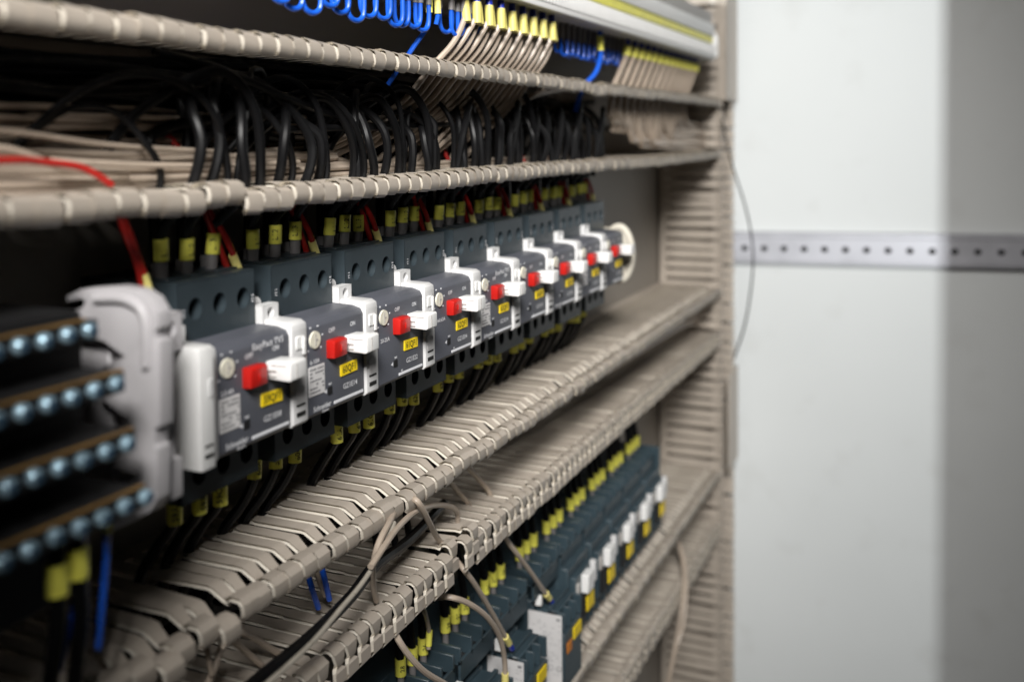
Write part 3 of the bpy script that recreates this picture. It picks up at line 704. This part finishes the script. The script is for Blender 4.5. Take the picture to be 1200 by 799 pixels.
# ------------------------------------------------------------------ loose wires at the bottom
cable('beige wire with yellow sleeve and blue tip, slanting to the tall labelled contactor', [(677.5, -66.0, -353.0), (658.6, -67.0, -335.4), (628.5, -68.0, -306.7), (608.2, -68.0, -286.9), (600.3, -64.0, -273.7), (593.4, -56.0, -242.8), (575.5, -56.0, -226.3), (549.6, -60.0, -207.4), (557.2, -50.0, -198.7)], 1.75, 'beige', cat='wire', name='wire', sleeve=(6, 11), ferr=(7, 'navy', 2.1), sl_mat='sleevep')
cable('short beige wire running under the lit duct to the broken fingers', [(575.6, -50.0, -245.7), (548.9, -54.0, -225.2), (526.9, -58.0, -208.7), (520.0, -56.0, -197.7)], 1.6, 'beige', cat='wire', name='wire')
cable('long beige wire with yellow sleeve and blue tip, passing behind the broken duct fingers', [(595.1, -70.0, -347.8), (581.0, -71.0, -331.4), (555.7, -74.0, -303.7), (533.9, -76.0, -279.9), (518.1, -76.0, -262.6), (520.6, -66.0, -255.8), (495.5, -70.0, -234.9), (467.1, -80.0, -212.8), (451.9, -84.0, -198.2), (448.3, -82.0, -193.0), (460.4, -70.0, -198.9)], 1.7, 'beige', cat='wire', name='wire', sleeve=(6, 11), ferr=(7, 'navy', 2.1), sl_mat='sleevep')
cable('beige wire arching right and down to a yellow sleeve at the bottom edge', [(567.7, -78.0, -363.6), (565.9, -79.0, -349.9), (562.8, -80.0, -336.8), (551.2, -82.0, -316.7), (531.2, -83.0, -294.6), (512.1, -80.0, -278.1), (499.7, -74.0, -270.2), (510.4, -60.0, -278.0)], 1.75, 'beige', cat='wire', name='wire', sleeve=(4, 11), sl_mat='sleevep')
cable('beige wire crossing in front of the sleeved cables at the bottom edge', [(486.7, -88.0, -318.2), (468.4, -87.0, -302.9), (448.6, -86.0, -286.2), (437.1, -83.0, -271.7), (434.4, -77.0, -260.6), (455.1, -60.0, -263.3)], 1.7, 'beige', cat='wire', name='wire')
cable('thin beige wire with yellow sleeve in front of the black sleeved cables', [(513.1, -52.0, -312.7), (514.5, -52.0, -303.7), (508.1, -54.0, -291.8), (497.2, -58.0, -278.8), (505.3, -50.0, -272.4)], 1.4, 'beige', cat='wire', name='wire', sleeve=(2, 9))
cable('beige wire bending down from the lit duct onto the duct fingers below', [(424.6, -72.0, -239.4), (416.1, -76.0, -229.1), (406.4, -82.0, -213.0), (405.2, -86.0, -200.2), (419.0, -84.0, -194.5), (448.9, -72.0, -197.0), (497.0, -50.0, -209.3)], 1.6, 'beige', cat='wire', name='wire')
cable('beige wire arching over and behind the bent one between the two ducts', [(541.9, -58.0, -243.7), (538.3, -60.0, -236.0), (521.9, -64.0, -225.3), (486.4, -72.0, -211.1), (451.5, -80.0, -201.4), (423.9, -86.0, -198.6), (404.3, -90.0, -200.1), (388.8, -92.0, -203.6)], 1.6, 'beige', cat='wire', name='wire')
cable('speckled grey cable sweeping down to the bottom edge between the ducts', [(423.9, -84.0, -196.3), (402.7, -89.0, -203.0), (383.5, -91.0, -209.0), (362.9, -93.0, -211.7), (340.6, -95.0, -214.7), (320.1, -97.0, -214.9), (297.4, -98.0, -215.1)], 1.2, 'greyw', name='cable')
cable('thick black cable beside the speckled grey one', [(538.9, -50.0, -231.7), (472.6, -64.0, -227.1), (421.2, -74.0, -219.2), (388.9, -80.0, -220.8), (352.4, -84.0, -221.5), (317.4, -86.0, -220.6), (296.4, -86.0, -221.9)], 3.0, 'black')
cable('pale beige wire hooking over at the bottom left below the duct', [(306.6, -62.0, -229.4), (311.7, -64.0, -220.8), (318.3, -64.0, -211.9), (323.7, -64.0, -210.1), (337.0, -62.0, -218.3), (364.3, -56.0, -241.1)], 1.5, 'beige', cat='wire', name='wire')
cable('beige wire running straight under the lit duct at the bottom left', [(319.3, -60.0, -208.8), (329.8, -60.0, -218.3), (350.2, -56.0, -238.5), (367.7, -50.0, -254.5)], 1.4, 'beige', cat='wire', name='wire')
cable('beige wire end sticking down at the bottom left', [(305.2, -66.0, -199.1), (306.3, -66.0, -208.6), (308.5, -66.0, -220.5)], 1.2, 'beige', cat='wire', name='wire')
for k, (a, b_, c) in enumerate(((376, 664, 0), (362, 676, 6))):
    cable(('right' if k == 0 else 'left') + ' one of two blue wires showing under the lit duct', [(403.4, -50.0, -206.3) if k==0 else (393.4, -50.0, -206.8), (397.7, -58.0, -214.9) if k==0 else (390.4, -56.0, -219.1), (405.8, -56.0, -233.7) if k==0 else (399.1, -54.0, -235.4)], 1.5, 'blue', cat='wire', name='wire')
cable('beige wire between the two blue wires under the lit duct', [(392.3, -56.0, -205.3), (397.5, -56.0, -220.4), (405.0, -54.0, -231.5)], 1.3, 'beige', cat='wire', name='wire')
for k, dx in enumerate((0, 9, 17)):
    cable('black cable dropping between the ducts, %s from the left' % ORD[k], [(470+dx*2, -40, -205), (471+dx*2, -42, -225), (470+dx*2, -46, -246), (474+dx*2, -46, -275)], 2.2, 'black', group='black cables dropping through the duct')
cable('thin dark cable bulging out in front of the pale side panel', [(1190.3, -84.0, 18.5), (1177.5, -98.0, -32.9), (1193.9, -112.0, -90.0), (1205.4, -118.0, -137.6), (1200.0, -118.0, -178.7), (1209.0, -108.0, -233.3), (1230.1, -90.0, -281.7)], 1.1, 'black')
random.seed(77)
for k in range(2):
    x = 960 + k*38 + random.uniform(-25, 25); o_ = k*3 + random.uniform(-6, 6)
    cable('slack beige wire under the lowest duct at its far end, %s from near' % ORD[k], [(x+100-o_, -40, -440), (x+80, -62, -450-o_), (x+50, -78, -470-o_), (x+20, -84, -500-o_*2), (x, -80, -540), (x-10, -70, -600)], 2.0, 'beige', cat='wire', name='wire', group='slack beige wires at the far end of the lowest duct')
random.seed(31)
for k in range(9):
    z = -207 - (k % 5)*8; y = -8 - (k//5)*11
    cable('black cable lying in the middle duct, %s of its bundle from the upper back' % ORD[k], [(300+k*14, y, z)] + [(x, y+random.uniform(-4,4), z+random.uniform(-4,4)) for x in range(400, 1200, 90)], 4.2, 'black', group='black cables lying in the middle duct')
for k in range(10):
    z = -424 - (k % 5)*11; y = -12 - (k//5)*14
    cable('black cable lying in the lowest duct, %s of its bundle from the upper back' % ORD[k], [(620+k*14, y, z)] + [(x, y+random.uniform(-5,5), z+random.uniform(-5,5)) for x in range(760, 1200, 80)], 5.5, 'black', group='black cables lying in the lowest duct')
for k in range(2):
    cable('beige wire lying in the middle duct, %s from the top' % ORD[k], [(640, -40, -212-k*5), (800, -48, -214-k*4), (960, -52, -216-k*4), (1100, -55, -218-k*4), (1225, -50, -230-k*6)], 2.2, 'beige', cat='wire', name='wire', group='beige wires lying in the middle duct')

# ------------------------------------------------------------------ unseen sheet added to shade part of the side panel (outside the picture)
od = MB().box(-902, -900, -1150, -607, -900, 900, .6)
tag(obj('added_light_blocker', od, M['plate']), 'tall grey sheet added to shade part of the side panel, outside the picture', 'light blocker')

# ------------------------------------------------------------------ light
W_ = bpy.data.worlds.new('World'); SC.world = W_; W_.use_nodes = True
bg = W_.node_tree.nodes['Background']; bg.inputs['Color'].default_value = (.86,.93,1,1); bg.inputs['Strength'].default_value = 0.006
la = bpy.data.lights.new('ceiling_lamp', 'AREA'); la.shape = 'RECTANGLE'; la.spread = math.radians(52); la.size = .42; la.size_y = .42; la.energy = 5.2; la.color = (1, .975, .94)
lo = bpy.data.objects.new('ceiling_lamp', la); COL.objects.link(lo)
lp_ = Vector((-640,-650,810))*S; lo.location = lp_
tgt = Vector((430, -80, 130))*S
lo.rotation_euler = (tgt-lp_).to_track_quat('-Z', 'Y').to_euler()

lb_ = bpy.data.lights.new('added_panel_light', 'AREA'); lb_.shape = 'SQUARE'; lb_.size = .014; lb_.energy = 6.0; lb_.spread = math.radians(42); lb_.color = (.975, 1, .995)  # added light that brightens the pale side panel, no real fitting
lq = bpy.data.objects.new('added_panel_light', lb_); COL.objects.link(lq); lq.location = (-2.5, -.81, .25)
lq.rotation_euler = (Vector((1.3, -.2, .22))-lq.location).to_track_quat('-Z', 'Y').to_euler()
tag(obj('side_panel', MB().box(-62, -60, -336, -1, -900, 190, .6), M['plate']), 'low grey sheet added to block light, left of the mounting plate, outside the picture', 'side panel')  # unseen sheet added to keep the second light off ducts and breakers

# ------------------------------------------------------------------ camera
cam = bpy.data.cameras.new('camera'); co = bpy.data.objects.new('camera', cam); COL.objects.link(co); SC.camera = co
Rv, Uv, Fv = Vector((0.41358, -0.910408, -0.010462)), Vector((0.044039, 0.008526, 0.998993)), Vector((0.909402, 0.413625, -0.043619))
co.matrix_world = Matrix(((Rv.x, Uv.x, -Fv.x, 0), (Rv.y, Uv.y, -Fv.y, -.345), (Rv.z, Uv.z, -Fv.z, 0), (0, 0, 0, 1)))
cam.sensor_fit = 'HORIZONTAL'; cam.sensor_width = 36; cam.lens = 34.5; cam.shift_y = -0.15734
cam.clip_start = .01; cam.clip_end = 20
cam.dof.use_dof = True; cam.dof.focus_distance = .530; cam.dof.aperture_fstop = 4.9; cam.dof.aperture_blades = 7
SC.view_settings.view_transform = 'Standard'; SC.view_settings.look = 'None'; SC.view_settings.exposure = 0.0; SC.view_settings.gamma = 1
SC.cycles.use_denoising = True
